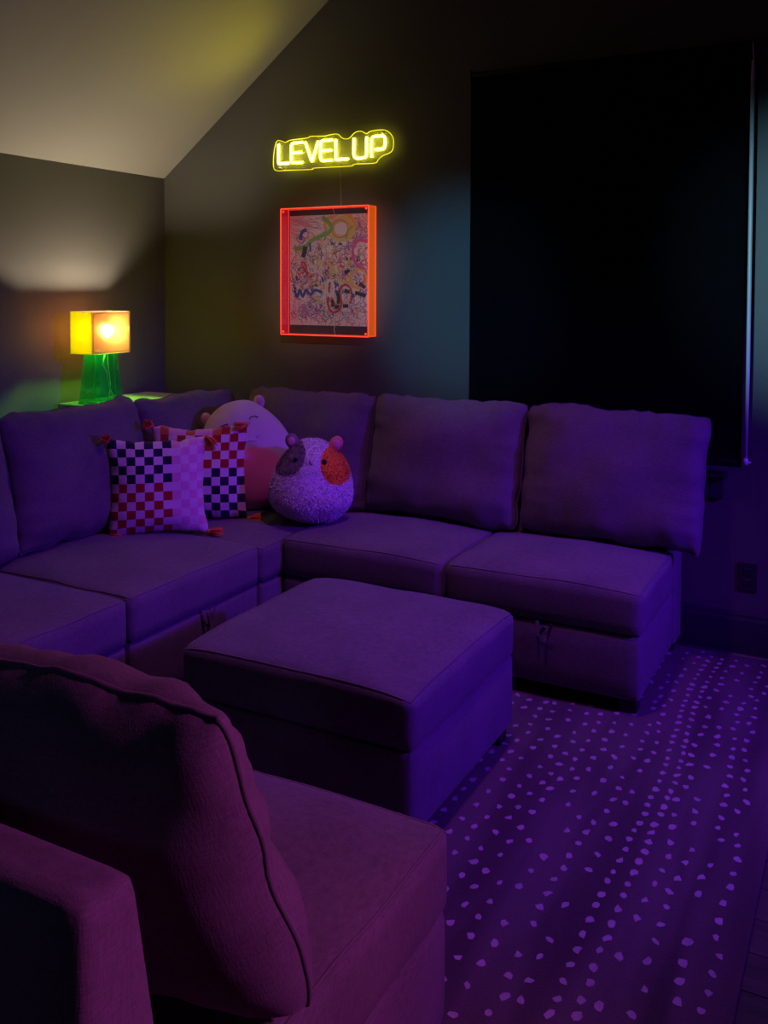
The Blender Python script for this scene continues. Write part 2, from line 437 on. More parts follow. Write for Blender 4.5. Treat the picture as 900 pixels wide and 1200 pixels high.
# ================================================================== SOFT BOX
def lin(n):     # positions 0..1, denser near the ends
    return [0.5 - 0.5 * math.cos(PI * i / n) for i in range(n + 1)]
def soft_box(x0, x1, y0, y1, z0, z1, r, n=14, nz=6, crown=0.0, bulge=0.0, drop=0.0, seed=0, wob=0.0, topr=None, botr=0.007):
    """rounded upholstered block; crown lifts the middle of the top, bulge swells the sides"""
    bm = bmesh.new()
    C = Vector(((x0 + x1) / 2, (y0 + y1) / 2, (z0 + z1) / 2)); H = Vector(((x1 - x0) / 2, (y1 - y0) / 2, (z1 - z0) / 2))
    def face(fix, val, a, b, na, nb):
        G = []
        for u in lin(na):
            rw = []
            for v in lin(nb):
                p = [0, 0, 0]; p[fix] = val; p[a] = u * 2 - 1; p[b] = v * 2 - 1
                rw.append(bm.verts.new(p))
            G.append(rw)
        for i in range(na):
            for j in range(nb): bm.faces.new((G[i][j], G[i + 1][j], G[i + 1][j + 1], G[i][j + 1]))
    for val in (-1, 1):
        face(0, val, 1, 2, n, nz); face(1, val, 0, 2, n, nz); face(2, val, 0, 1, n, n)
    bmesh.ops.remove_doubles(bm, verts=bm.verts, dist=1e-5)
    rt = topr if topr is not None else r
    def f(c):
        u, v, q = c
        p = Vector((u * H.x, v * H.y, q * H.z))
        rz = rt if q > 0 else botr
        inner = Vector((max(-(H.x - r), min(H.x - r, p.x)), max(-(H.y - r), min(H.y - r, p.y)), max(-(H.z - rz), min(H.z - rz, p.z))))
        d = p - inner
        # elliptical rounding (plan radius r, vertical radius rz)
        e = Vector((d.x / r, d.y / r, d.z / rz))
        if e.length > 1e-6:
            m = max(abs(e.x), abs(e.y), abs(e.z))
            e = e.normalized() * m
            d = Vector((e.x * r, e.y * r, e.z * rz))
        p = inner + d
        w_ = (1 - abs(u) ** 2.6) * (1 - abs(v) ** 2.6)
        if q > 0: p.z += crown * w_ * q - drop * (abs(u * v) ** 5) * q - drop * 0.35 * (abs(u) ** 6 + abs(v) ** 6) * 0.5 * q
        s = (1 - q * q)
        p.x += bulge * (1 if u > 0 else -1) * (abs(u) ** 8) * s * (1 - v ** 4)
        p.y += bulge * (1 if v > 0 else -1) * (abs(v) ** 8) * s * (1 - u ** 4)
        if wob:
            nn = noise.noise_vector(Vector((u * 2.2 + seed, v * 2.2, q * 1.5 + seed * 0.7)))
            p += Vector((nn.x * 0.5, nn.y * 0.5, nn.z * (1 if q > 0 else 0.1))) * wob
        return C + p
    for v in bm.verts: v.co = f(tuple(v.co))
    ring = []
    N_ = 22
    for k in range(4):
        for i in range(N_):
            t = -1 + 2 * i / N_
            u, v = ((t, -1), (1, t), (-t, 1), (-1, -t))[k]
            ring.append(f((u, v, 1.0)))
    return bm, ring

# ================================================================== SOFA MODULES
BT = 0.16       # backrest thickness at the seat
def backrest(x0, x1, h=0.84):
    bm, _ = soft_box(x0, x1, -1.0, 0.0, 0.05, h, 0.022, 14, 16)
    for v in bm.verts:          # the back tapers from the seat up to its rim
        z = v.co.z; T = BT if z < 0.40 else BT - (BT - 0.085) * (z - 0.40) / (h - 0.40)
        d = -v.co.y; e = 0.022
        if d < e: pass
        elif d > 1 - e: d = T - (1 - d)
        else: d = e + (T - 2 * e) * (d - e) / (1 - 2 * e)
        v.co.y = -d
    return bm
def feet(root, pts):
    for (px, py) in pts:
        bm = bmesh.new(); box(bm, px - 0.03, px + 0.03, py - 0.03, py + 0.03, 0.0, 0.056, 0.004, 2)
        link('foot', bm, M_foot, root, False)
def pull_tab(root, x, y):
    bm = bmesh.new()
    prof = [(-0.030, 0.0), (-0.024, -0.010), (-0.012, -0.022), (0.0, -0.010), (0.012, -0.024), (0.024, -0.012), (0.03, 0.0)]
    for (xa, za, xb, zb) in ((-0.030, 0.285, -0.022, 0.235), (-0.022, 0.235, 0.004, 0.27), (0.004, 0.27, 0.004, 0.215), (0.004, 0.215, 0.03, 0.285)):
        t = Vector((xb - xa, 0, zb - za)); nrm = Vector((-t.z, 0, t.x)).normalized() * 0.006
        A = Vector((x + xa, y - 0.004, za)); B = Vector((x + xb, y - 0.016, zb))
        vs = [bm.verts.new(p) for p in (A - nrm, A + nrm, B + nrm, B - nrm)]
        vs2 = [bm.verts.new(v.co + Vector((0, -0.002, 0))) for v in vs]
        bm.faces.new(vs); bm.faces.new(vs2[::-1])
        for i in range(4): bm.faces.new((vs[i], vs2[i], vs2[(i + 1) % 4], vs[(i + 1) % 4]))
    link('pull_tab', bm, M_pipe, root, False)
def seat_block(root, x0, x1, y0, y1, seed=0, top=0.443):
    bm, ring = soft_box(x0, x1, y0, y1, 0.283, top, 0.030, 20, 6, crown=0.030, bulge=0.006, drop=0.006, seed=seed, wob=0.006, topr=0.012)
    link('seat_cushion', bm, M_sofa, root)
    bm = bmesh.new(); tube(bm, ring, 0.0034, 6, True); link('piping', bm, M_pipe, root)
    bm, ring = soft_box(x0 + 0.004, x1 - 0.004, y0 + 0.004, y1 - 0.002, 0.052, 0.281, 0.02, 12, 5, bulge=0.007, seed=seed + 3, wob=0.003, topr=0.006)
    link('base', bm, M_sofa, root)
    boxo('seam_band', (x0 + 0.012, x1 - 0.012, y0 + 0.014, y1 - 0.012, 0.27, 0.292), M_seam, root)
MOD = {}
def dup(root):
    r = root.copy(); COL.objects.link(r)
    for ch in list(root.children):
        c = ch.copy(); COL.objects.link(c); c.parent = r
    return r
def module(W, D, loc, rz, label):
    key = (W, D)
    if key in MOD:
        r = dup(MOD[key])
    else:
        r = empty('sofa_module')
        seat_block(r, -W / 2, W / 2, -D, -BT - 0.002, seed=D * 7)
        bm = backrest(-W / 2, W / 2); link('backrest', bm, M_sofa, r)
        feet(r, [(sx * (W / 2 - 0.05), yy) for sx in (-1, 1) for yy in (-D + 0.06, -0.05)])
        pull_tab(r, 0.03, -D - 0.001)
        MOD[key] = r
    r.location = loc; r.rotation_euler = (0, 0, rz)
    tag(r, label, 'sofa', 'modules of the grey sectional sofa')
    return r
module(0.745, 0.765, (2.452, -0.035, FZ), 0, 'armless grey sofa module at the right end under the black blind')
module(0.745, 0.765, (1.700, -0.035, FZ), 0, 'armless grey sofa module on the back wall next to the corner seat')
module(0.745, 0.93, (0.385, -1.305, FZ), PI / 2, 'armless grey sofa module holding the front checkered pillow')
module(0.745, 0.93, (0.385, -2.057, FZ), PI / 2, 'armless grey sofa module cut by the left edge of the photo')
module(0.745, 0.95, (2.437, -3.335, FZ), PI, 'armless grey sofa module in the foreground with its back to the camera')
# corner module
cm = empty('corner_sofa_module', (0, 0, FZ))
tag(cm, 'square grey corner sofa module holding the plush toys in the corner', 'sofa', 'modules of the grey sectional sofa')
seat_block(cm, 0.385 + BT + 0.002, 1.321, -0.926, -0.035 - BT - 0.002, seed=2.2, top=0.432)
bm = backrest(0.385, 1.321); o = link('backrest', bm, M_sofa, cm, loc=(0, -0.035, 0))
bm = backrest(-0.926, -0.035 - BT - 0.003); o = link('backrest', bm, M_sofa, cm, loc=(0.385, 0, 0), rot=(0, 0, PI / 2))
feet(cm, [(0.45, -0.87), (1.26, -0.87), (0.45, -0.09), (1.26, -0.09)])

# ottoman
ot = empty('ottoman', (2.102, -1.518, FZ)); tag(ot, 'square grey storage ottoman standing on the rug inside the sectional', 'ottoman')
bm, ring = soft_box(-0.385, 0.385, -0.385, 0.385, 0.285, 0.438, 0.03, 22, 6, crown=0.03, bulge=0.005, drop=0.012, seed=5, wob=0.005, topr=0.010)
link('lid', bm, M_sofa, ot)
bm = bmesh.new(); tube(bm, ring, 0.0036, 6, True); link('piping', bm, M_pipe, ot)
bm, ring = soft_box(-0.383, 0.383, -0.383, 0.383, 0.05, 0.2835, 0.025, 14, 6, bulge=0.012, seed=6, wob=0.004, topr=0.006)
link('base', bm, M_sofa, ot)
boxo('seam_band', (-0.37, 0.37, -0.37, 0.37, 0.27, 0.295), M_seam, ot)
feet(ot, [(sx * 0.335, sy * 0.335) for sx in (-1, 1) for sy in (-1, 1)])

# ================================================================== CUSHIONS
def pillow(w_, h_, t_, n=32, a=4.0, b=0.45, pinch=0.02, seed=0.0, wr=0.012, lump=0.02, even=False, topw=0.0, matf=None, skew=1.0):
    """knife-edge pillow: x across, z up, front towards -y; origin at the middle of its lower edge"""
    bm = bmesh.new()
    def s_(i): t = -1 + 2 * i / n; return t if even else math.sin(t * PI / 2)
    S = [s_(i) for i in range(n + 1)]
    def outline(u, v):
        x_ = w_ / 2 * u * (1 - pinch * (1 - v * v) * abs(u) ** 2)
        z_ = h_ / 2 * v * (1 - pinch * (1 - u * u) * abs(v) ** 2)
        ez = abs(v) ** 6; ex = abs(u) ** 6
        z_ += ez * wr * 0.9 * noise.noise(Vector((u * 3.2, v * 2, seed))) + ez * wr * 0.5 * noise.noise(Vector((u * 8, v * 2, seed + 5)))
        x_ += ex * wr * 0.7 * noise.noise(Vector((v * 3.0, u * 2, seed + 9)))
        # soft rounding of the corners
        cr = (abs(u) ** 8) * (abs(v) ** 8)
        x_ -= math.copysign(topw * cr, u); z_ -= math.copysign(topw * cr, v)
        return x_, z_ + h_ / 2
    def thick(u, v, side):
        g = max(0.0, (1 - abs(u) ** a)) ** b * max(0.0, (1 - abs(v) ** a)) ** b
        T = t_ / 2 * g
        T *= 1 + 0.12 * (-v)              # weight settles to the bottom
        T += lump * g * noise.noise(Vector((u * 1.6 + seed, v * 1.6, side * 3 + seed)))
        ev = math.exp(-(1 - abs(v)) / 0.22); eu = math.exp(-(1 - abs(u)) / 0.2)
        T += min(1, g * 2.2) * wr * (ev * noise.noise(Vector((u * 7 + 0.8 * v, seed, side * 2))) + eu * noise.noise(Vector((v * 6 + 0.6 * u, seed + 3, side * 2))))
        return max(T, 0.0)
    F, B = [], []
    for i, u in enumerate(S):
        fr, br = [], []
        for j, v in enumerate(S):
            x_, z_ = outline(u, v)
            edge = i in (0, n) or j in (0, n)
            fr.append(bm.verts.new((x_, 0 if edge else -thick(u, v, 1) * skew, z_)))
            br.append(fr[-1] if edge else bm.verts.new((x_, thick(u, v, -1), z_)))
        F.append(fr); B.append(br)
    for i in range(n):
        for j in range(n):
            f1 = bm.faces.new((F[i][j], F[i + 1][j], F[i + 1][j + 1], F[i][j + 1]))
            f2 = bm.faces.new((B[i][j], B[i][j + 1], B[i + 1][j + 1], B[i + 1][j]))
            if matf:
                k = matf((S[i] + S[i + 1]) / 2, (S[j] + S[j + 1]) / 2); f1.material_index = k; f2.material_index = k
    idx = [(i, 0) for i in range(n)] + [(n, j) for j in range(n)] + [(n - i, n) for i in range(n)] + [(0, n - j) for j in range(n)]
    ring = [F[i][j].co.copy() for i, j in idx]
    return bm, ring
def cushion(x, y, z, rz, lean, label, W=0.75, H=0.545, T=0.20, seed=0.0, roll=0.0, **kw):
    bm, ring = pillow(W, H, T, n=36, a=3.6, b=0.5, seed=seed, wr=0.021, lump=0.026, topw=0.012, **kw)
    o = link('back_cushion', bm, M_sofa); o.location = (x, y, z)
    o.rotation_euler = (Matrix.Rotation(rz, 3, 'Z') @ Matrix.Rotation(-lean, 3, 'X') @ Matrix.Rotation(roll, 3, 'Y')).to_euler()
    tag(o, label, 'cushion', 'loose back cushions of the grey sectional sofa')
    bm = bmesh.new(); tube(bm, ring, 0.0046, 7, True); link('piping', bm, M_pipe, o)
    return o
R = math.radians
cushion(2.560, -0.275, 0.472, 0, R(13), 'grey back cushion at the right end overhanging the seat before the black blind', seed=1.3, roll=R(1.2))
cushion(1.806, -0.275, 0.472, 0, R(13), 'grey back cushion between the corner and the right end one', seed=2.7, roll=R(0.6))
cushion(1.075, -0.270, 0.466, 0, R(11), 'grey back cushion against the back wall behind the fuzzy white plush', W=0.73, seed=9.1)
cushion(0.640, -0.455, 0.466, PI / 2, R(13), 'grey back cushion on the left wall side of the corner behind the plush', W=0.72, seed=4.6, H=0.53)
cushion(0.650, -1.195, 0.472, PI / 2, R(13), 'grey back cushion behind the front checkered pillow below the lamp', W=0.75, seed=5.2)
cushion(0.660, -1.95, 0.472, PI / 2, R(13), 'grey back cushion cut off by the left edge of the photo', W=0.75, seed=6.8)
cushion(2.475, -2.945, 0.488, PI, R(22), 'large grey back cushion leaning in the foreground seen from behind', W=0.76, seed=7.7, T=0.21)

# ================================================================== SIDE TABLE AND LAMP
st = empty('side_table', (0.19, -0.49, 0)); tag(st, 'white side table behind the sofa corner under the green lamp', 'table')
boxo('table_top', (-0.165, 0.165, -0.31, 0.31, 0.90, 0.94), M_white, st, 0.003)
for sx in (-1, 1):
    for sy in (-1, 1):
        boxo('leg', (sx * 0.145 - 0.015, sx * 0.145 + 0.015, sy * 0.285 - 0.015, sy * 0.285 + 0.015, 0.0, 0.899), M_white, st, 0.002)
boxo('apron', (-0.13, 0.13, -0.295, 0.295, 0.84, 0.899), M_white, st, 0.002)
LX, LY, LZ = 0.19, -0.68, 0.9405
lp = empty('table_lamp', (LX, LY, LZ)); tag(lp, 'lit table lamp with boxy yellow shade and green glass base', 'lamp')
M_green = acrylic('green_glass', (0.22, 0.92, 0.40), 0.74, col=(0.02, 0.45, 0.14), gloss=0.25)
M_greenb = acrylic('green_glass_foot', (0.2, 0.9, 0.3), 0.4, col=(0.08, 0.75, 0.10), transl=0.4, gloss=0.2)
M_yel = acrylic('yellow_acrylic', (1.0, 0.82, 0.05), 0.2, col=(0.34, 0.36, 0.002), transl=0.6, blur=0.15, gloss=0.06)
M_cream = acrylic('frosted_cream_acrylic', (1.0, 0.62, 0.30), 0.36, col=(0.34, 0.24, 0.12), transl=0.6, blur=0.35, gloss=0.05)
M_edge = acrylic('bright_acrylic_edge', (1, 1, 0.9), 0.3, col=(1.0, 0.97, 0.75), transl=0.6, gloss=0.05)
M_cord = mat('white_lamp_cord', (0.9, 0.9, 0.8), 0.5, noise_s=50, noise_a=0.05)
def rrect(hx, hy, r, z, n=5):
    pts = []
    for cx, cy, a0 in ((hx - r, hy - r, 0), (-hx + r, hy - r, PI / 2), (-hx + r, -hy + r, PI), (hx - r, -hy + r, 1.5 * PI)):
        for k in range(n + 1):
            t = a0 + PI / 2 * k / n; pts.append((cx + r * math.cos(t), cy + r * math.sin(t), z))
    return pts
def loft(bm, rings, cap0=True, cap1=True):
    V = [[bm.verts.new(p) for p in r] for r in rings]
    k = len(V[0])
    for i in range(len(V) - 1):
        for q in range(k): bm.faces.new((V[i][q], V[i][(q + 1) % k], V[i + 1][(q + 1) % k], V[i + 1][q]))
    if cap0: bm.faces.new(V[0][::-1])
    if cap1: bm.faces.new(V[-1])
bm = bmesh.new(); rg = []
for z, hx, hy in ((0.008, 0.066, 0.088), (0.03, 0.063, 0.086), (0.08, 0.060, 0.083), (0.14, 0.056, 0.079), (0.19, 0.051, 0.074), (0.245, 0.048, 0.071)):
    rg.append(rrect(hx, hy, 0.016, z))
loft(bm, rg, False, False); link('glass_body', bm, M_green, lp)
bm = bmesh.new(); loft(bm, [rrect(0.068, 0.090, 0.018, 0.0), rrect(0.069, 0.091, 0.018, 0.006), rrect(0.064, 0.086, 0.016, 0.014)]); link('glass_foot', bm, M_greenb, lp)
bm = bmesh.new(); tube(bm, rrect(0.0495, 0.0725, 0.016, 0.243), 0.003, 6, True); link('glass_rim', bm, M_greenb, lp)
bm = bmesh.new(); tube(bm, rrect(0.067, 0.089, 0.016, 0.016), 0.0025, 6, True); link('foot_rim', bm, M_greenb, lp)
boxo('added_tint_plate', (-0.066, 0.066, -0.120, 0.120, 0.2465, 0.249), acrylic('added_green_tint', (0.5, 0.95, 0.25), 0.9, col=(0.1, 0.5, 0.05), gloss=0.05), lp)  # added plate that tints the lamp's downward light green
SZ0, SZ1, HX, HY = 0.245, 0.445, 0.070, 0.124
for sx in (-1, 1):
    boxo('frosted_panel', (sx * HX - 0.0015, sx * HX + 0.0015, -HY + 0.003, HY - 0.003, SZ0 + 0.001, SZ1), M_cream, lp)
for sy in (-1, 1):
    boxo('yellow_panel', (-HX + 0.0, HX - 0.0, sy * HY - 0.0015, sy * HY + 0.0015, SZ0, SZ1), M_yel, lp)
bm = bmesh.new()
tube(bm, rrect(HX + 0.001, HY + 0.001, 0.003, SZ1, 2), 0.0022, 6, True)
link('top_rim', bm, M_edge, lp)
bm = bmesh.new()
for sx in (-1, 1):
    for sy in (-1, 1): tube(bm, [(sx * HX, sy * HY, SZ0), (sx * HX, sy * HY, SZ1)], 0.0024, 6)
tube(bm, rrect(HX + 0.001, HY + 0.001, 0.003, SZ0, 2), 0.0018, 6, True)
link('corner_rail', bm, M_edge, lp)
bm = bmesh.new()
fp = [(HX + 0.0035, yy_, zz_) for (yy_, zz_, _) in rrect(HY - 0.006, (SZ1 - SZ0) / 2 - 0.008, 0.014, 0)]
fp = [(p[0], p[1], p[2] + (SZ0 + SZ1) / 2) for p in fp]
tube(bm, fp, 0.0012, 6, True); link('panel_outline', bm, mat('grey_panel_line', (0.25, 0.24, 0.18), 0.5, noise_s=30, noise_a=0.05), lp)
# bulb, socket, bridge
BZ = 0.355
bm = bmesh.new(); bmesh.ops.create_uvsphere(bm, u_segments=24, v_segments=16, radius=0.026)
for v in bm.verts:
    if v.co.z < 0: k = 1 - 0.35 * min(1, -v.co.z / 0.026); v.co.x *= k; v.co.y *= k; v.co.z *= 1.4
    v.co += Vector((0.01, 0.035, BZ))
link('bulb', bm, glow('warm_bulb_glow', (1.0, 0.82, 0.58), 950.0), lp)
bm = bmesh.new(); tube(bm, [(0.01, 0.035, 0.25), (0.01, 0.035, 0.318)], 0.014, 12); tube(bm, [(0.0, -0.073, 0.254), (0.0, 0.073, 0.254)], 0.004, 8)
link('socket', bm, M_cord, lp)
bm = bmesh.new()
cp = [(0.01, 0.02, 0.245), (0.012, 0.0, 0.19), (0.02, 0.018, 0.15), (0.024, 0.022, 0.11), (0.02, 0.04, 0.07), (0.022, 0.055, 0.035), (0.025, 0.075, 0.03), (0.03, 0.079, 0.02)]
tube(bm, cp, 0.0032, 8)
tube(bm, [(-0.005, 0.05, 0.244), (-0.008, 0.058, 0.17), (-0.004, 0.066, 0.10), (-0.006, 0.066, 0.05), (0.004, 0.045, 0.022)], 0.0028, 8)
link('cord', bm, M_cord, lp)

# ================================================================== NEON SIGN
ns = empty('neon_sign', (1.09, -0.022, 2.19)); tag(ns, 'glowing yellow neon sign reading LEVEL UP on the back wall', 'sign')
sl = bpy.data.lights.new('sign_light', 'SPOT'); sl.energy = 5.0; sl.color = (1.0, 0.88, 0.0); sl.spot_size = math.radians(75); sl.spot_blend = 1.0; sl.shadow_soft_size = 0.04
so = bpy.data.objects.new('sign_light', sl); COL.objects.link(so); so.location = (1.09, -0.07, 2.19)
so.rotation_euler = (Vector((0.72, -0.52, 2.69)) - so.location).to_track_quat('-Z', 'Y').to_euler()
def curve_pts(ctrl, close=False, n=8):
    """Catmull-Rom"""
    P = [Vector(p) for p in ctrl]; out = []
    m = len(P); rng = range(m) if close else range(m - 1)
    for i in rng:
        p0 = P[(i - 1) % m] if close or i else P[0]; p1 = P[i]; p2 = P[(i + 1) % m]; p3 = P[(i + 2) % m] if close or i < m - 2 else P[-1]
        for k in range(n):
            t = k / n
            out.append(0.5 * ((2 * p1) + (-p0 + p2) * t + (2 * p0 - 5 * p1 + 4 * p2 - p3) * t * t + (-p0 + 3 * p1 - 3 * p2 + p3) * t ** 3))
    if not close: out.append(P[-1])
    return out
def rounded(pts, r=0.014, n=5):
    """polyline with filleted corners"""
    P = [Vector((p[0], 0, p[1])) for p in pts]; out = [P[0]]
    for i in range(1, len(P) - 1):
        a = (P[i - 1] - P[i]).normalized(); b = (P[i + 1] - P[i]).normalized()
        s, e = P[i] + a * r, P[i] + b * r
        for k in range(n + 1):
            t = k / n; out.append(s * (1 - t) ** 2 + P[i] * 2 * t * (1 - t) + e * t * t)
    out.append(P[-1]); return out
M_tube = glow('yellow_neon_tube', (1.0, 0.90, 0.08), 13.0)
M_strip = acrylic('neon_side_glow', (1, 1, 0.3), 0.2, col=(0.8, 0.75, 0.05), emit=(0.9, 0.8, 0.0), es=0.3, transl=0.3)
H_ = 0.10
def L_(x): return [(x, H_), (x, 0), (x + 0.066, 0)]
letters = []
letters.append(('letter_l', [rounded([(-0.300, H_), (-0.300, 0), (-0.235, 0)], 0.006)]))
def Ee(x): return [rounded([(x + 0.070, H_), (x, H_), (x, 0), (x + 0.068, 0)], 0.018), [Vector((x + 0.006, 0, H_ / 2)), Vector((x + 0.064, 0, H_ / 2))]]
letters.append(('letter_e', Ee(-0.222)))
letters.append(('letter_v', [rounded([(-0.138, H_), (-0.098, 0), (-0.060, H_)], 0.006)]))
letters.append(('letter_e', Ee(-0.047)))
letters.append(('letter_l', [rounded([(0.042, H_), (0.042, 0), (0.112, 0)], 0.006)]))
letters.append(('letter_u', [rounded([(0.145, H_), (0.145, 0), (0.217, 0), (0.217, H_)], 0.022)]))
letters.append(('letter_p', [rounded([(0.243, 0.0), (0.243, H_), (0.318, H_), (0.318, 0.036), (0.262, 0.036)], 0.022)]))
TOPZ = -0.05
for nm, strokes in letters:
    bm = bmesh.new(); bs = bmesh.new()
    for s in strokes:
        tube(bm, [p + Vector((0, -0.012, TOPZ)) for p in s], 0.0062, 8)
        tube(bs, [p + Vector((0, -0.004, TOPZ)) for p in s], 0.0060, 6)
    lo = link(nm, bm, M_tube, ns)
    link('tube_backing', bs, M_strip, lo)
# clear backing plate that follows the words
top = [(-0.335, 0.02), (-0.318, 0.068), (-0.29, 0.068), (-0.265, 0.058), (-0.235, 0.068), (-0.13, 0.072), (-0.115, 0.078), (-0.03, 0.074), (0.0, 0.078), (0.045, 0.078), (0.075, 0.055), (0.11, 0.052), (0.145, 0.078), (0.18, 0.082), (0.21, 0.068), (0.235, 0.078), (0.31, 0.078), (0.352, 0.045)]
bot = [(0.358, 0.0), (0.345, -0.03), (0.30, -0.045), (0.275, -0.062), (0.255, -0.078), (0.14, -0.076), (0.12, -0.084), (-0.09, -0.082), (-0.105, -0.088), (-0.25, -0.084), (-0.32, -0.082), (-0.34, -0.055)]
outline = curve_pts([(p[0], 0, p[1]) for p in top + bot], True, 4)
bm = bmesh.new()
fv = [bm.verts.new((p.x, -0.003, p.z)) for p in outline]; bv = [bm.verts.new((p.x, 0.002, p.z)) for p in outline]
bm.faces.new(fv); bm.faces.new(bv[::-1]); n_ = len(fv)
for i in range(n_): bm.faces.new((fv[i], bv[i], bv[(i + 1) % n_], fv[(i + 1) % n_]))
bmesh.ops.triangulate(bm, faces=[f for f in bm.faces if len(f.verts) > 4])
link('backing_plate', bm, acrylic('clear_sign_acrylic', (0.96, 0.98, 0.85), 0.93, gloss=0.05), ns, False)
bm = bmesh.new(); tube(bm, [(p.x, -0.001, p.z) for p in outline], 0.0019, 6, True)
link('plate_edge', bm, acrylic('edge_lit_acrylic', (1, 1, 0.4), 0.2, col=(0.9, 0.85, 0.1), emit=(0.85, 0.78, 0.02), es=0.75), ns)
for p in ((-0.30, -0.068), (0.30, 0.064), (-0.30, 0.058)):
    bm = bmesh.new(); tube(bm, [(p[0], 0.0215, p[1]), (p[0], -0.006, p[1])], 0.004, 10)
    link('standoff', bm, M_clip, ns)
bm = bmesh.new(); tube(bm, curve_pts([(0.055, -0.004, -0.055), (0.053, 0.006, -0.09), (0.052, 0.014, -0.13), (0.054, 0.0175, -0.2), (0.054, 0.0185, -0.285)]), 0.0013, 6)
link('power_wire', bm, acrylic('clear_wire', (0.9, 0.9, 0.85), 0.6, col=(0.8, 0.8, 0.7)), ns)

# ================================================================== FRAMED ARTWORK
FX0, FX1, FZ0, FZ1, FD = 0.832, 1.345, 1.266, 1.906, 0.076
fr = empty('framed_artwork', ((FX0 + FX1) / 2, -0.002, (FZ0 + FZ1) / 2))
tag(fr, 'colourful scribbled artwork in a clear box frame with red orange sides', 'picture')
cxf, czf = (FX0 + FX1) / 2, (FZ0 + FZ1) / 2
hx, hz = (FX1 - FX0) / 2, (FZ1 - FZ0) / 2
M_redA = acrylic('red_orange_acrylic', (1.0, 0.5, 0.45), 0.8, col=(1.0, 0.10, 0.03), emit=(1.0, 0.06, 0.02), es=0.06, transl=0.3)  # side panels carry added emission so their colour stays visible
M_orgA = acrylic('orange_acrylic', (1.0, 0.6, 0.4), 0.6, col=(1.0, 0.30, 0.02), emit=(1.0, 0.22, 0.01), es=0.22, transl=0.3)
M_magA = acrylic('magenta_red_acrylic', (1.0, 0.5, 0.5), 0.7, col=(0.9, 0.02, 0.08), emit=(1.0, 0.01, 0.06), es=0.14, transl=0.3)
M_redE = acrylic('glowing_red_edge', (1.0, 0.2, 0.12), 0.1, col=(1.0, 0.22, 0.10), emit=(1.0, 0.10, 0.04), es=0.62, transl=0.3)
T_ = 0.004
side = [('side_panel', (-hx, -hx + T_, -FD, 0, -hz, hz), M_magA), ('side_panel', (hx - T_, hx, -FD, 0, -hz, hz), M_orgA),
        ('side_panel', (-hx + T_, hx - T_, -FD, 0, hz - T_, hz), M_redA), ('side_panel', (-hx + T_, hx - T_, -FD, 0, -hz, -hz + T_), M_redA)]
for nme, d, m in side: boxo(nme, d, m, fr)
boxo('front_sheet', (-hx + T_, hx - T_, -FD + 0.0005, -FD + 0.0025, -hz + T_, hz - T_), acrylic('clear_front_sheet', (0.97, 0.96, 0.97), 0.97, gloss=0.03), fr)
bm = bmesh.new()
def erect(yv, e, r):
    P = [(-hx + e, yv, -hz + e), (hx - e, yv, -hz + e), (hx - e, yv, hz - e), (-hx + e, yv, hz - e)]
    for i in range(4):
        a, b = Vector(P[i]), Vector(P[(i + 1) % 4]); tube(bm, [a, b], r, 6)
erect(-FD, 0.002, 0.0036); erect(-0.004, 0.002, 0.0024)
link('glowing_edge', bm, M_redE, fr)
for sx in (-1, 1):
    for sz in (-1, 1):
        bm = bmesh.new(); tube(bm, [(sx * (hx - 0.016), -FD - 0.003, sz * (hz - 0.016)), (sx * (hx - 0.016), -FD + 0.004, sz * (hz - 0.016))], 0.005, 10)
        link('corner_pin', bm, M_redE, fr)
boxo('box_shadow_sheet', (-hx + T_, hx - T_, -0.004, -0.001, -hz + T_, hz - T_), mat('painted_box_shadow', (0.045, 0.035, 0.05), 0.5, noise_s=30, noise_a=0.1), fr)  # dark sheet stands for the shadow inside the clear box
# print: pale sheet with layered drawn strokes (a generic abstract scribble)
PX0, PX1, PZ0, PZ1 = 0.846 - cxf, 1.312 - cxf, 1.315 - czf, 1.872 - czf
def papermat():
    return mat('drawing_paper', (0.88, 0.78, 0.78), 0.7, noise_s=40, noise_a=0.05)
pp = boxo('drawing_sheet', (PX0, PX1, -0.011, -0.006, PZ0, PZ1), papermat(), fr)
cols = [(0.02, 0.02, 0.03), (0.55, 0.04, 0.06), (0.03, 0.08, 0.40), (0.80, 0.48, 0.06), (0.75, 0.08, 0.32), (0.22, 0.50, 0.10), (0.26, 0.24, 0.55), (0.80, 0.74, 0.70), (0.72, 0.62, 0.15), (0.40, 0.12, 0.40)]
inks = [mat('ink', c, 0.7, noise_s=80, noise_a=0.1) for c in cols]
bm = bmesh.new(); ra = random.Random(21)
def stroke(pts, wd_, mi, lay):
    wd_ *= 1.55; pts = [Vector(p) for p in pts]; L0, R0 = [], []
    yv = -0.0112 - lay * 0.00005
    cl = lambda p: (max(PX0 + 0.002, min(PX1 - 0.002, p[0])), yv, max(PZ0 + 0.002, min(PZ1 - 0.002, p[1])))
    for i, p in enumerate(pts):
        t = pts[min(i + 1, len(pts) - 1)] - pts[max(i - 1, 0)]
        if t.length < 1e-9: t = Vector((1, 0))
        nn = Vector((-t.y, t.x)).normalized() * wd_ / 2 * (0.75 + 0.4 * abs(math.sin(i * 1.3)))
        L0.append(bm.verts.new(cl(p + nn))); R0.append(bm.verts.new(cl(p - nn)))
    for i in range(len(pts) - 1):
        f = bm.faces.new((L0[i], R0[i], R0[i + 1], L0[i + 1])); f.material_index = mi
PWd, PHt = PX1 - PX0, PZ1 - PZ0
def P2(u, v): return Vector((PX0 + PWd * u, PZ1 - PHt * v))       # u right, v down, 0..1
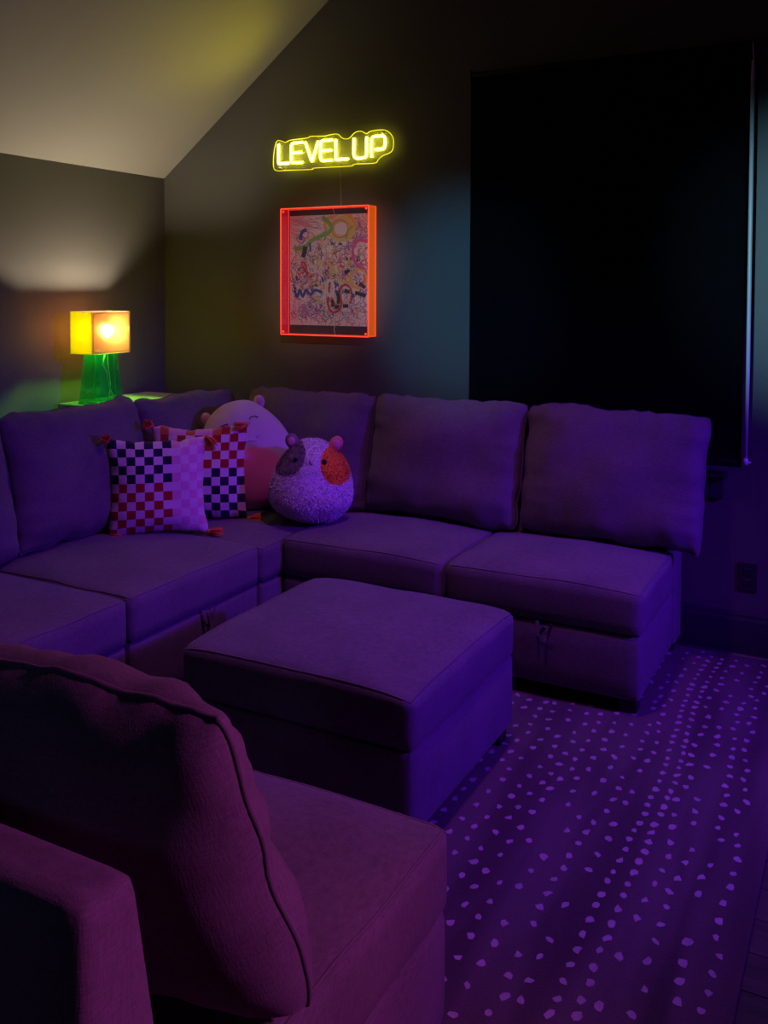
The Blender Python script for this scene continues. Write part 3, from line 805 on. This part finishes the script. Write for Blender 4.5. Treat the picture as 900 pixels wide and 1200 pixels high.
def wander(u, v, n, step, turn, a=None):
    p = P2(u, v); a = ra.uniform(0, 2 * PI) if a is None else a; da = ra.uniform(-turn, turn); out = [p.copy()]
    for _ in range(n):
        da = 0.75 * da + ra.uniform(-turn, turn) * 0.6; a += da
        p = p + Vector((math.cos(a), math.sin(a))) * step; out.append(p.copy())
    return out
lay = 0
for _ in range(60):          # thin sky lines at the top, loose curls at the foot
    lay += 0.05; stroke(wander(ra.uniform(0, 0.5), ra.uniform(0.02, 0.22), 8, 0.011, 0.12, a=ra.uniform(-0.4, 0.1)), 0.0014, ra.choice((1, 4, 6, 3)), lay)
for _ in range(130):
    lay += 0.05; stroke(wander(ra.uniform(0.02, 0.98), ra.uniform(0.78, 0.98), 14, 0.006, 0.9), 0.0015, ra.choice((0, 6, 9, 4, 2)), lay)
for _ in range(520):         # the crowded middle
    lay += 0.02
    v_ = min(0.9, max(0.2, ra.gauss(0.52, 0.17)))
    stroke(wander(ra.uniform(0.01, 0.99), v_, ra.randint(5, 14), 0.007, 1.0), ra.choice((0.0014, 0.0018, 0.0026)), ra.choice((0, 1, 2, 3, 4, 6, 7, 8, 9, 1, 3, 2)), lay)
for _ in range(70):
    lay += 0.05; stroke(wander(ra.uniform(0.75, 0.98), ra.uniform(0.04, 0.25), 12, 0.007, 0.8), 0.0018, ra.choice((3, 6, 4, 9)), lay)
def arc(cu, cv, ru, rv, a0, a1, wdt, mi, n=24):
    global lay
    lay += 0.2
    stroke([P2(cu + ru * math.cos(a0 + (a1 - a0) * i / n), cv + rv * math.sin(a0 + (a1 - a0) * i / n)) for i in range(n + 1)], wdt, mi, lay)
def poly(pts, wdt, mi, n=6):
    global lay
    lay += 0.2
    c = curve_pts([(p[0], p[1], 0) for p in pts], False, n); stroke([P2(q.x, q.y) for q in c], wdt, mi, lay)
for i in range(26):          # pale disc top right
    arc(0.66, 0.13, 0.012 * i * 0.55, 0.0085 * i * 0.5 + 0.002, 0, 2 * PI, 0.006, 7 if i < 15 else 3 if i < 22 else 8)
arc(0.64, 0.12, 0.19, 0.13, PI, 2 * PI, 0.012, 3); arc(0.64, 0.13, 0.10, 0.08, 0, 2 * PI, 0.003, 6)
arc(0.66, 0.15, 0.24, 0.16, -0.6, 1.6, 0.003, 6)
poly([(0.42, 0.02), (0.50, 0.07), (0.54, 0.13), (0.44, 0.18), (0.30, 0.22), (0.20, 0.28), (0.06, 0.31)], 0.014, 5)
poly([(0.72, 0.22), (0.74, 0.15), (0.80, 0.11)], 0.006, 5)
poly([(0.14, 0.22), (0.16, 0.15), (0.22, 0.13)], 0.012, 2)
poly([(0.20, 0.28), (0.19, 0.34), (0.17, 0.38)], 0.016, 0); poly([(0.26, 0.25), (0.27, 0.33)], 0.007, 2)
poly([(0.98, 0.25), (0.86, 0.24), (0.80, 0.32), (0.83, 0.43), (0.92, 0.50), (0.95, 0.60), (0.86, 0.65)], 0.010, 4)
arc(0.87, 0.58, 0.10, 0.08, 0, 2 * PI, 0.009, 3); arc(0.74, 0.55, 0.14, 0.06, 1.0, 4.0, 0.006, 8)
poly([(0.38, 0.44), (0.50, 0.45), (0.57, 0.50), (0.52, 0.58)], 0.010, 8)
poly([(0.52, 0.60), (0.50, 0.72), (0.50, 0.83), (0.57, 0.88), (0.66, 0.82), (0.64, 0.68), (0.72, 0.63), (0.79, 0.70), (0.77, 0.80)], 0.008, 1)
for (u0, v0, u1, v1) in ((0.54, 0.76, 0.55, 0.83), (0.61, 0.70, 0.62, 0.80), (0.70, 0.68, 0.76, 0.70), (0.68, 0.82, 0.75, 0.82), (0.58, 0.83, 0.63, 0.83), (0.83, 0.70, 0.96, 0.73), (0.56, 0.60, 0.58, 0.66), (0.70, 0.52, 0.76, 0.50), (0.88, 0.62, 0.95, 0.66)):
    poly([(u0, v0), ((u0 + u1) / 2 + 0.01, (v0 + v1) / 2), (u1, v1)], 0.012, 0)
for _ in range(46):      # solid patches of marker in the crowd
    lay += 0.05
    cu, cv = ra.uniform(0.05, 0.95), min(0.85, max(0.26, ra.gauss(0.52, 0.14)))
    a_ = ra.uniform(0, PI); l_ = ra.uniform(0.010, 0.035)
    stroke([P2(cu + math.cos(a_) * l_ * k, cv + math.sin(a_) * l_ * k * 0.8) for k in (-1, -0.4, 0.3, 1)], ra.uniform(0.004, 0.010), ra.choice((0, 1, 2, 3, 4, 8, 7, 2)), lay)
poly([(0.06, 0.68), (0.10, 0.74), (0.13, 0.68), (0.17, 0.74), (0.21, 0.68), (0.27, 0.72), (0.33, 0.68), (0.42, 0.70)], 0.009, 2)
poly([(0.16, 0.46), (0.24, 0.52), (0.34, 0.50), (0.38, 0.46)], 0.007, 1); poly([(0.18, 0.42), (0.22, 0.48), (0.16, 0.53)], 0.006, 1)
arc(0.29, 0.49, 0.05, 0.03, 0, 2 * PI, 0.006, 7); arc(0.52, 0.66, 0.045, 0.07, 0, 2 * PI, 0.010, 7)
for k in range(8): poly([(0.24 + 0.02 * k * ra.random(), 0.38 + 0.01 * k), (0.23 + 0.03 * k, 0.46 + 0.015 * k)], 0.003, 7)
link('drawn_lines', bm, inks, pp, False)
bm = bmesh.new()
tube(bm, [(0.025, -0.013, PZ1 - 0.004), (0.026, -0.02, PZ1 + 0.012), (0.02, -0.02, hz - T_)], 0.0017, 6); link('white_thread', bm, M_clip, fr)
bm = bmesh.new(); tube(bm, [(0.03, -0.013, PZ0 + 0.004), (0.028, -0.02, PZ0 - 0.015), (0.034, -0.02, -hz + T_)], 0.0017, 6)
link('white_thread', bm, M_clip, fr)

# ================================================================== THROW PILLOWS
c_cream = fabric('cream_pillow_cloth', (0.80, 0.72, 0.66), 500, 0.05, 0.2)
c_navy = fabric('dark_navy_pillow_cloth', (0.022, 0.026, 0.045), 500, 0.1, 0.2, 0.1)
c_red = fabric('red_pillow_cloth', (0.42, 0.030, 0.022), 500, 0.08, 0.2, 0.1)
c_blush = fabric('blush_pillow_cloth', (0.78, 0.42, 0.52), 500, 0.05, 0.2)
c_rust = fabric('rust_pillow_cloth', (0.62, 0.16, 0.04), 500, 0.08, 0.2)
M_tas = fabric('orange_red_tassel_yarn', (0.95, 0.22, 0.035), 500, 0.15, 0.4, 0.3)
PM = [c_cream, c_navy, c_red, c_blush, c_rust]
def chk1(u, v):
    i = int((u + 1) / 2 * 11.0 * 0.99999); j = int((v + 1) / 2 * 11 * 0.99999)
    if i >= 7: return 3 if (i + j) % 2 else 0
    if (i + j) % 2: return 0
    return 1 if j >= 6 else 2
def chk2(u, v):
    i = int((u + 1) / 2 * 11.0 * 0.99999); j = int((v + 1) / 2 * 11 * 0.99999)
    if j >= 10 and i < 8: return 4 if i % 3 == 1 else 3
    if (i + j) % 2: return 0
    return 2 if j >= 6 else 1
def tassel(parent, p, d, seed):
    """p corner point, d direction it hangs"""
    rt = random.Random(seed); bm = bmesh.new(); d = Vector(d).normalized(); s = d.orthogonal().normalized(); q = d.cross(s)
    bmesh.ops.create_icosphere(bm, subdivisions=2, radius=0.012, matrix=Matrix.Translation(Vector(p) + d * 0.008))
    for k in range(34):
        a = rt.uniform(0, 2 * PI); r = rt.uniform(0.002, 0.019)
        o = (s * math.cos(a) + q * math.sin(a))
        P0 = Vector(p) + d * 0.012 + o * 0.006
        tube(bm, [P0, P0 + d * 0.018 + o * r * 0.7, P0 + d * rt.uniform(0.045, 0.058) + o * r], 0.0022, 5, radii=[0.003, 0.0026, 0.0016])
    link('tassel', bm, M_tas, parent)
def throw(x, y, z, rz, lean, roll, label, seed, matf, tass, W=0.43, H=0.425, T=0.15):
    bm, ring = pillow(W, H, T, n=44, a=2.4, b=0.62, pinch=0.085, seed=seed, wr=0.012, lump=0.012, even=True, matf=matf)
    o = link('throw_pillow', bm, PM); o.location = (x, y, z)
    o.rotation_euler = (Matrix.Rotation(rz, 3, 'Z') @ Matrix.Rotation(-lean, 3, 'X') @ Matrix.Rotation(roll, 3, 'Y')).to_euler()
    tag(o, label, 'pillow', 'checkered throw pillows in the sofa corner')
    for k, (sx, sz, d) in enumerate(tass):
        tassel(o, (sx * W / 2 * 0.99, 0, H / 2 + sz * H / 2 * 0.99), d, seed * 10 + k)
    return o
throw(0.872, -1.042, 0.460, R(44), R(9), R(0), 'front checkered throw pillow with navy, red and pink squares and tassels', 3.1, chk1,
      [(-1, 1, (-0.15, -1.0, 0.12)), (-1, -1, (0.6, -0.8, -0.02)), (1, -1, (0.8, -0.5, 0.03)), (1, 1, (0.5, -0.5, -0.7))], W=0.412, H=0.41)
throw(0.870, -0.775, 0.466, R(34), R(9), R(0), 'rear checkered throw pillow with red squares above navy ones', 5.7, chk2,
      [(-1, 1, (-0.3, -0.9, 0.1)), (1, -1, (1, -0.3, 0.03)), (1, 1, (-0.9, -0.4, -0.2))])

# ================================================================== PLUSH TOYS
def egg(bm, rx, ry, rz, power=2.2, wide=0.18, nu=64, nv=40, seed=0.0, wob=0.0, flat=0.0):
    """rounded plush body, wide at the base; origin at the centre"""
    rows = []
    def f(th, ph):
        s = math.sin(th); c = math.cos(th)
        cc = math.copysign(abs(c) ** (2 / power), c); ss = abs(s) ** (2 / power)
        k = 1 + wide * (-cc) - 0.05
        p = Vector((rx * ss * math.cos(ph) * k, ry * ss * math.sin(ph) * k, rz * cc))
        if flat and p.z < -rz * (1 - flat): p.z = -rz * (1 - flat) + (p.z + rz * (1 - flat)) * 0.25
        if wob: p *= 1 + wob * noise.noise(Vector((p.x * 9 + seed, p.y * 9, p.z * 9)))
        return p
    top = bm.verts.new(f(0.0, 0)); bot = bm.verts.new(f(PI, 0))
    for i in range(1, nv): rows.append([bm.verts.new(f(PI * i / nv, 2 * PI * j / nu)) for j in range(nu)])
    for i in range(nv - 2):
        for j in range(nu): bm.faces.new((rows[i][j], rows[i + 1][j], rows[i + 1][(j + 1) % nu], rows[i][(j + 1) % nu]))
    for j in range(nu):
        bm.faces.new((top, rows[0][j], rows[0][(j + 1) % nu])); bm.faces.new((bot, rows[-1][(j + 1) % nu], rows[-1][j]))
    return f
def patchmat(name, base, patches, fuzzy=0.0, bump=0.4, scale=240):
    """plush cloth whose coloured patches are set by ellipsoids in object space"""
    m, N, L, P = nt(name)
    P.inputs['Roughness'].default_value = 0.95; P.inputs['Specular IOR Level'].default_value = 0.1
    P.inputs['Sheen Weight'].default_value = 0.5
    tc = N.new('ShaderNodeTexCoord')
    nz = N.new('ShaderNodeTexNoise'); nz.inputs['Scale'].default_value = 60; L.new(tc.outputs['Object'], nz.inputs[0])
    cur = None
    for (c, r, col) in patches:
        mp = N.new('ShaderNodeMapping'); mp.vector_type = 'TEXTURE'
        mp.inputs['Location'].default_value = c; mp.inputs['Scale'].default_value = r
        L.new(tc.outputs['Object'], mp.inputs[0])
        ln = N.new('ShaderNodeVectorMath'); ln.operation = 'LENGTH'; L.new(mp.outputs[0], ln.inputs[0])
        ad = N.new('ShaderNodeMath'); ad.operation = 'MULTIPLY_ADD'; ad.inputs[1].default_value = fuzzy
        L.new(nz.outputs[0], ad.inputs[0]); L.new(ln.outputs['Value'], ad.inputs[2])
        lt = N.new('ShaderNodeMapRange'); lt.inputs[1].default_value = 1.0; lt.inputs[2].default_value = 0.96
        L.new(ad.outputs[0], lt.inputs[0])
        mx = N.new('ShaderNodeMix'); mx.data_type = 'RGBA'; L.new(lt.outputs[0], mx.inputs[0])
        if cur is None: mx.inputs[6].default_value = (*base, 1)
        else: L.new(cur, mx.inputs[6])
        mx.inputs[7].default_value = (*col, 1); cur = mx.outputs[2]
    L.new(cur, P.inputs['Base Color'])
    fz = N.new('ShaderNodeTexNoise'); fz.inputs['Scale'].default_value = scale; L.new(tc.outputs['Object'], fz.inputs[0])
    b = N.new('ShaderNodeBump'); b.inputs['Strength'].default_value = bump; b.inputs['Distance'].default_value = 0.002
    L.new(fz.outputs[0], b.inputs['Height']); L.new(b.outputs[0], P.inputs['Normal'])
    return m
def rotm(rz, lean, roll): return (Matrix.Rotation(rz, 3, 'Z') @ Matrix.Rotation(-lean, 3, 'X') @ Matrix.Rotation(roll, 3, 'Y')).to_euler()
def surf(f, x, z, ny=-1):
    """point on the egg's front at local x, z found by marching the parameter grid"""
    best = None
    for i in range(4, 76):
        for j in range(0, 60):
            p = f(PI * i / 80, -PI * j / 60)
            d = (p.x - x) ** 2 + (p.z - z) ** 2
            if best is None or d < best[0]: best = (d, p)
    return best[1]
def on_line(f, pts, out=0.0015):
    r = []
    for x, z in pts:
        p = surf(f, x, z); r.append(p + p.normalized() * out)
    return r
M_black = mat('black_stitch', (0.01, 0.01, 0.012), 0.4, noise_s=50, noise_a=0.1)
# -- big lilac one with closed eyes and a pink belly
M_lil = patchmat('lilac_plush', (0.66, 0.56, 0.58), [((0.035, -0.19, -0.125), (0.145, 0.2, 0.14), (0.95, 0.30, 0.38))], 0.0, 0.2, 200)
bm = bmesh.new(); f1 = egg(bm, 0.235, 0.165, 0.265, 2.25, 0.16, seed=1, wob=0.03)
pa = link('plush_hippo', bm, M_lil); pa.location = (0.895, -0.455, 0.712); pa.rotation_euler = rotm(R(28), R(14), R(-19))
tag(pa, 'large lilac plush toy with closed smiling eyes and pink belly', 'plush toy')
M_ear = fabric('pink_ear_cloth', (0.80, 0.38, 0.38), 300, 0.05, 0.2); 
for sx in (-1, 1):
    bm = bmesh.new(); bmesh.ops.create_uvsphere(bm, u_segments=16, v_segments=10, radius=1.0)
    for v in bm.verts: v.co = Vector((sx * 0.132 + v.co.x * 0.026, 0.0 + v.co.y * 0.014, 0.224 + v.co.z * 0.032))
    e = link('ear', bm, M_lil, pa)
    bm = bmesh.new(); bmesh.ops.create_uvsphere(bm, u_segments=12, v_segments=8, radius=1.0)
    for v in bm.verts: v.co = Vector((sx * 0.133 + v.co.x * 0.015, -0.009 + v.co.y * 0.009, 0.226 + v.co.z * 0.02))
    link('inner_ear', bm, M_ear, e)
for sx in (-1, 1):
    bm = bmesh.new()
    pts = [(sx * 0.068 + 0.022 + 0.020 * math.cos(PI * k / 8), 0.138 + 0.013 * math.sin(PI * k / 8)) for k in range(9)]
    tube(bm, on_line(f1, pts), 0.0021, 6); link('closed_eye', bm, M_black, pa)
M_line = mat('grey_stitch', (0.30, 0.22, 0.24), 0.7, noise_s=50, noise_a=0.1)
bm = bmesh.new(); tube(bm, on_line(f1, [(-0.028 + 0.100 * k / 12, 0.122 + 0.008 * math.sin(PI * k / 12)) for k in range(13)]), 0.0014, 6)
link('snout_seam', bm, M_line, pa)
bm = bmesh.new(); tube(bm, on_line(f1, [(-0.03 + 0.13 * k / 12, 0.048 - 0.012 * math.sin(PI * k / 12)) for k in range(13)]), 0.0016, 6)
link('mouth_line', bm, M_line, pa)
for (x_, z_) in ((-0.012, 0.098), (0.055, 0.098)):
    p = surf(f1, x_, z_); bm = bmesh.new(); bmesh.ops.create_uvsphere(bm, u_segments=10, v_segments=8, radius=0.0075, matrix=Matrix.Translation(p) @ Matrix.Diagonal((1, 0.4, 1, 1)))
    link('nostril', bm, mat('pale_stitch', (0.85, 0.78, 0.8), 0.6, noise_s=50, noise_a=0.05), pa)
p = surf(f1, 0.068, 0.035); bm = bmesh.new(); box(bm, p.x - 0.014, p.x + 0.014, p.y - 0.004, p.y + 0.003, p.z - 0.007, p.z + 0.006, 0.003, 2)
link('tooth', bm, M_clip, pa)

# -- fuzzy white one with a grey and an orange patch
GREY, ORG = (0.24, 0.21, 0.22), (0.92, 0.36, 0.03)
RXB, RYB, RZB = 0.180, 0.160, 0.176
pt = [((-0.105, -0.06, 0.105), (0.088, 0.2, 0.095), GREY), ((0.115, -0.075, 0.088), (0.080, 0.2, 0.10), ORG)]
M_fuz = patchmat('white_fuzzy_plush', (0.80, 0.78, 0.80), pt, 0.10, 0.9, 120)
bm = bmesh.new(); f2 = egg(bm, RXB, RYB, RZB, 2.35, 0.20, seed=4, wob=0.05, nu=72, nv=48)
pb = link('plush_guinea_pig', bm, M_fuz); pb.location = (1.318, -0.545, 0.650); pb.rotation_euler = rotm(R(27), R(6), R(3))
tag(pb, 'fuzzy white plush toy with one grey and one orange patch', 'plush toy')
bm = bmesh.new(); rf = random.Random(5)
for k in range(15000):
    z = rf.uniform(-1, 1); th = math.acos(z); ph = rf.uniform(0, 2 * PI)
    p = f2(th, ph); n = Vector((p.x / RXB ** 2, p.y / RYB ** 2, p.z / RZB ** 2)).normalized()
    face_zone = (abs(p.x) < 0.13 and p.z > 0.055 and p.y < 0)
    Lh = rf.uniform(0.006, 0.010) if not face_zone else rf.uniform(0.003, 0.005)
    nn = noise.noise_vector(p * 22) * 0.5
    d = (n + nn * 0.8 + Vector((rf.uniform(-.4, .4), rf.uniform(-.4, .4), rf.uniform(-.6, .2)))).normalized()
    s = n.cross(d); s = s.normalized() if s.length > 1e-4 else n.orthogonal().normalized()
    wd_ = 0.0022
    a, b = bm.verts.new(p - s * wd_), bm.verts.new(p + s * wd_)
    c_, e_ = bm.verts.new(p + n * Lh * 0.6 + s * wd_ * 0.8), bm.verts.new(p + n * Lh * 0.6 - s * wd_ * 0.8)
    t_ = bm.verts.new(p + n * Lh * 0.7 + d * Lh * 0.5)
    bm.faces.new((a, b, c_, e_)); bm.faces.new((e_, c_, t_))
o = link('fur', bm, M_fuz, pb, True); tag(o, kind='stuff')
for sx in (-1, 1):
    bm = bmesh.new(); bmesh.ops.create_uvsphere(bm, u_segments=18, v_segments=12, radius=1.0)
    for v in bm.verts: v.co = Vector((sx * 0.098 + v.co.x * 0.032, -0.01 + v.co.y * 0.014, 0.168 + v.co.z * 0.034 + sx * v.co.x * 0.006))
    e = link('ear', bm, mat('grey_ear' if sx < 0 else 'orange_ear', GREY if sx < 0 else (0.80, 0.32, 0.22), 0.95, noise_s=200, noise_a=0.1, bump=0.5), pb)
    bm = bmesh.new(); bmesh.ops.create_uvsphere(bm, u_segments=12, v_segments=8, radius=1.0)
    for v in bm.verts: v.co = Vector((sx * 0.100 + v.co.x * 0.019, -0.019 + v.co.y * 0.008, 0.168 + v.co.z * 0.021))
    link('inner_ear', bm, M_ear, e)
for sx in (-1, 1):
    p = surf(f2, sx * 0.060 - 0.004, 0.092); bm = bmesh.new()
    bmesh.ops.create_uvsphere(bm, u_segments=14, v_segments=10, radius=0.0115, matrix=Matrix.Translation(p + p.normalized() * 0.003) @ Matrix.Diagonal((1, 0.6, 1.1, 1)))
    link('eye', bm, M_black, pb)
bm = bmesh.new()
tube(bm, on_line(f2, [(-0.014 + 0.012 * k / 6, 0.082 - 0.007 * math.sin(PI * k / 6)) for k in range(7)], 0.006), 0.0014, 6)
tube(bm, on_line(f2, [(-0.002 + 0.012 * k / 6, 0.082 - 0.007 * math.sin(PI * k / 6)) for k in range(7)], 0.006), 0.0014, 6)
link('mouth', bm, M_black, pb)
p = surf(f2, -0.002, 0.090); bm = bmesh.new(); bmesh.ops.create_uvsphere(bm, u_segments=10, v_segments=8, radius=0.0045, matrix=Matrix.Translation(p + p.normalized() * 0.005))
link('nose', bm, M_ear, pb)
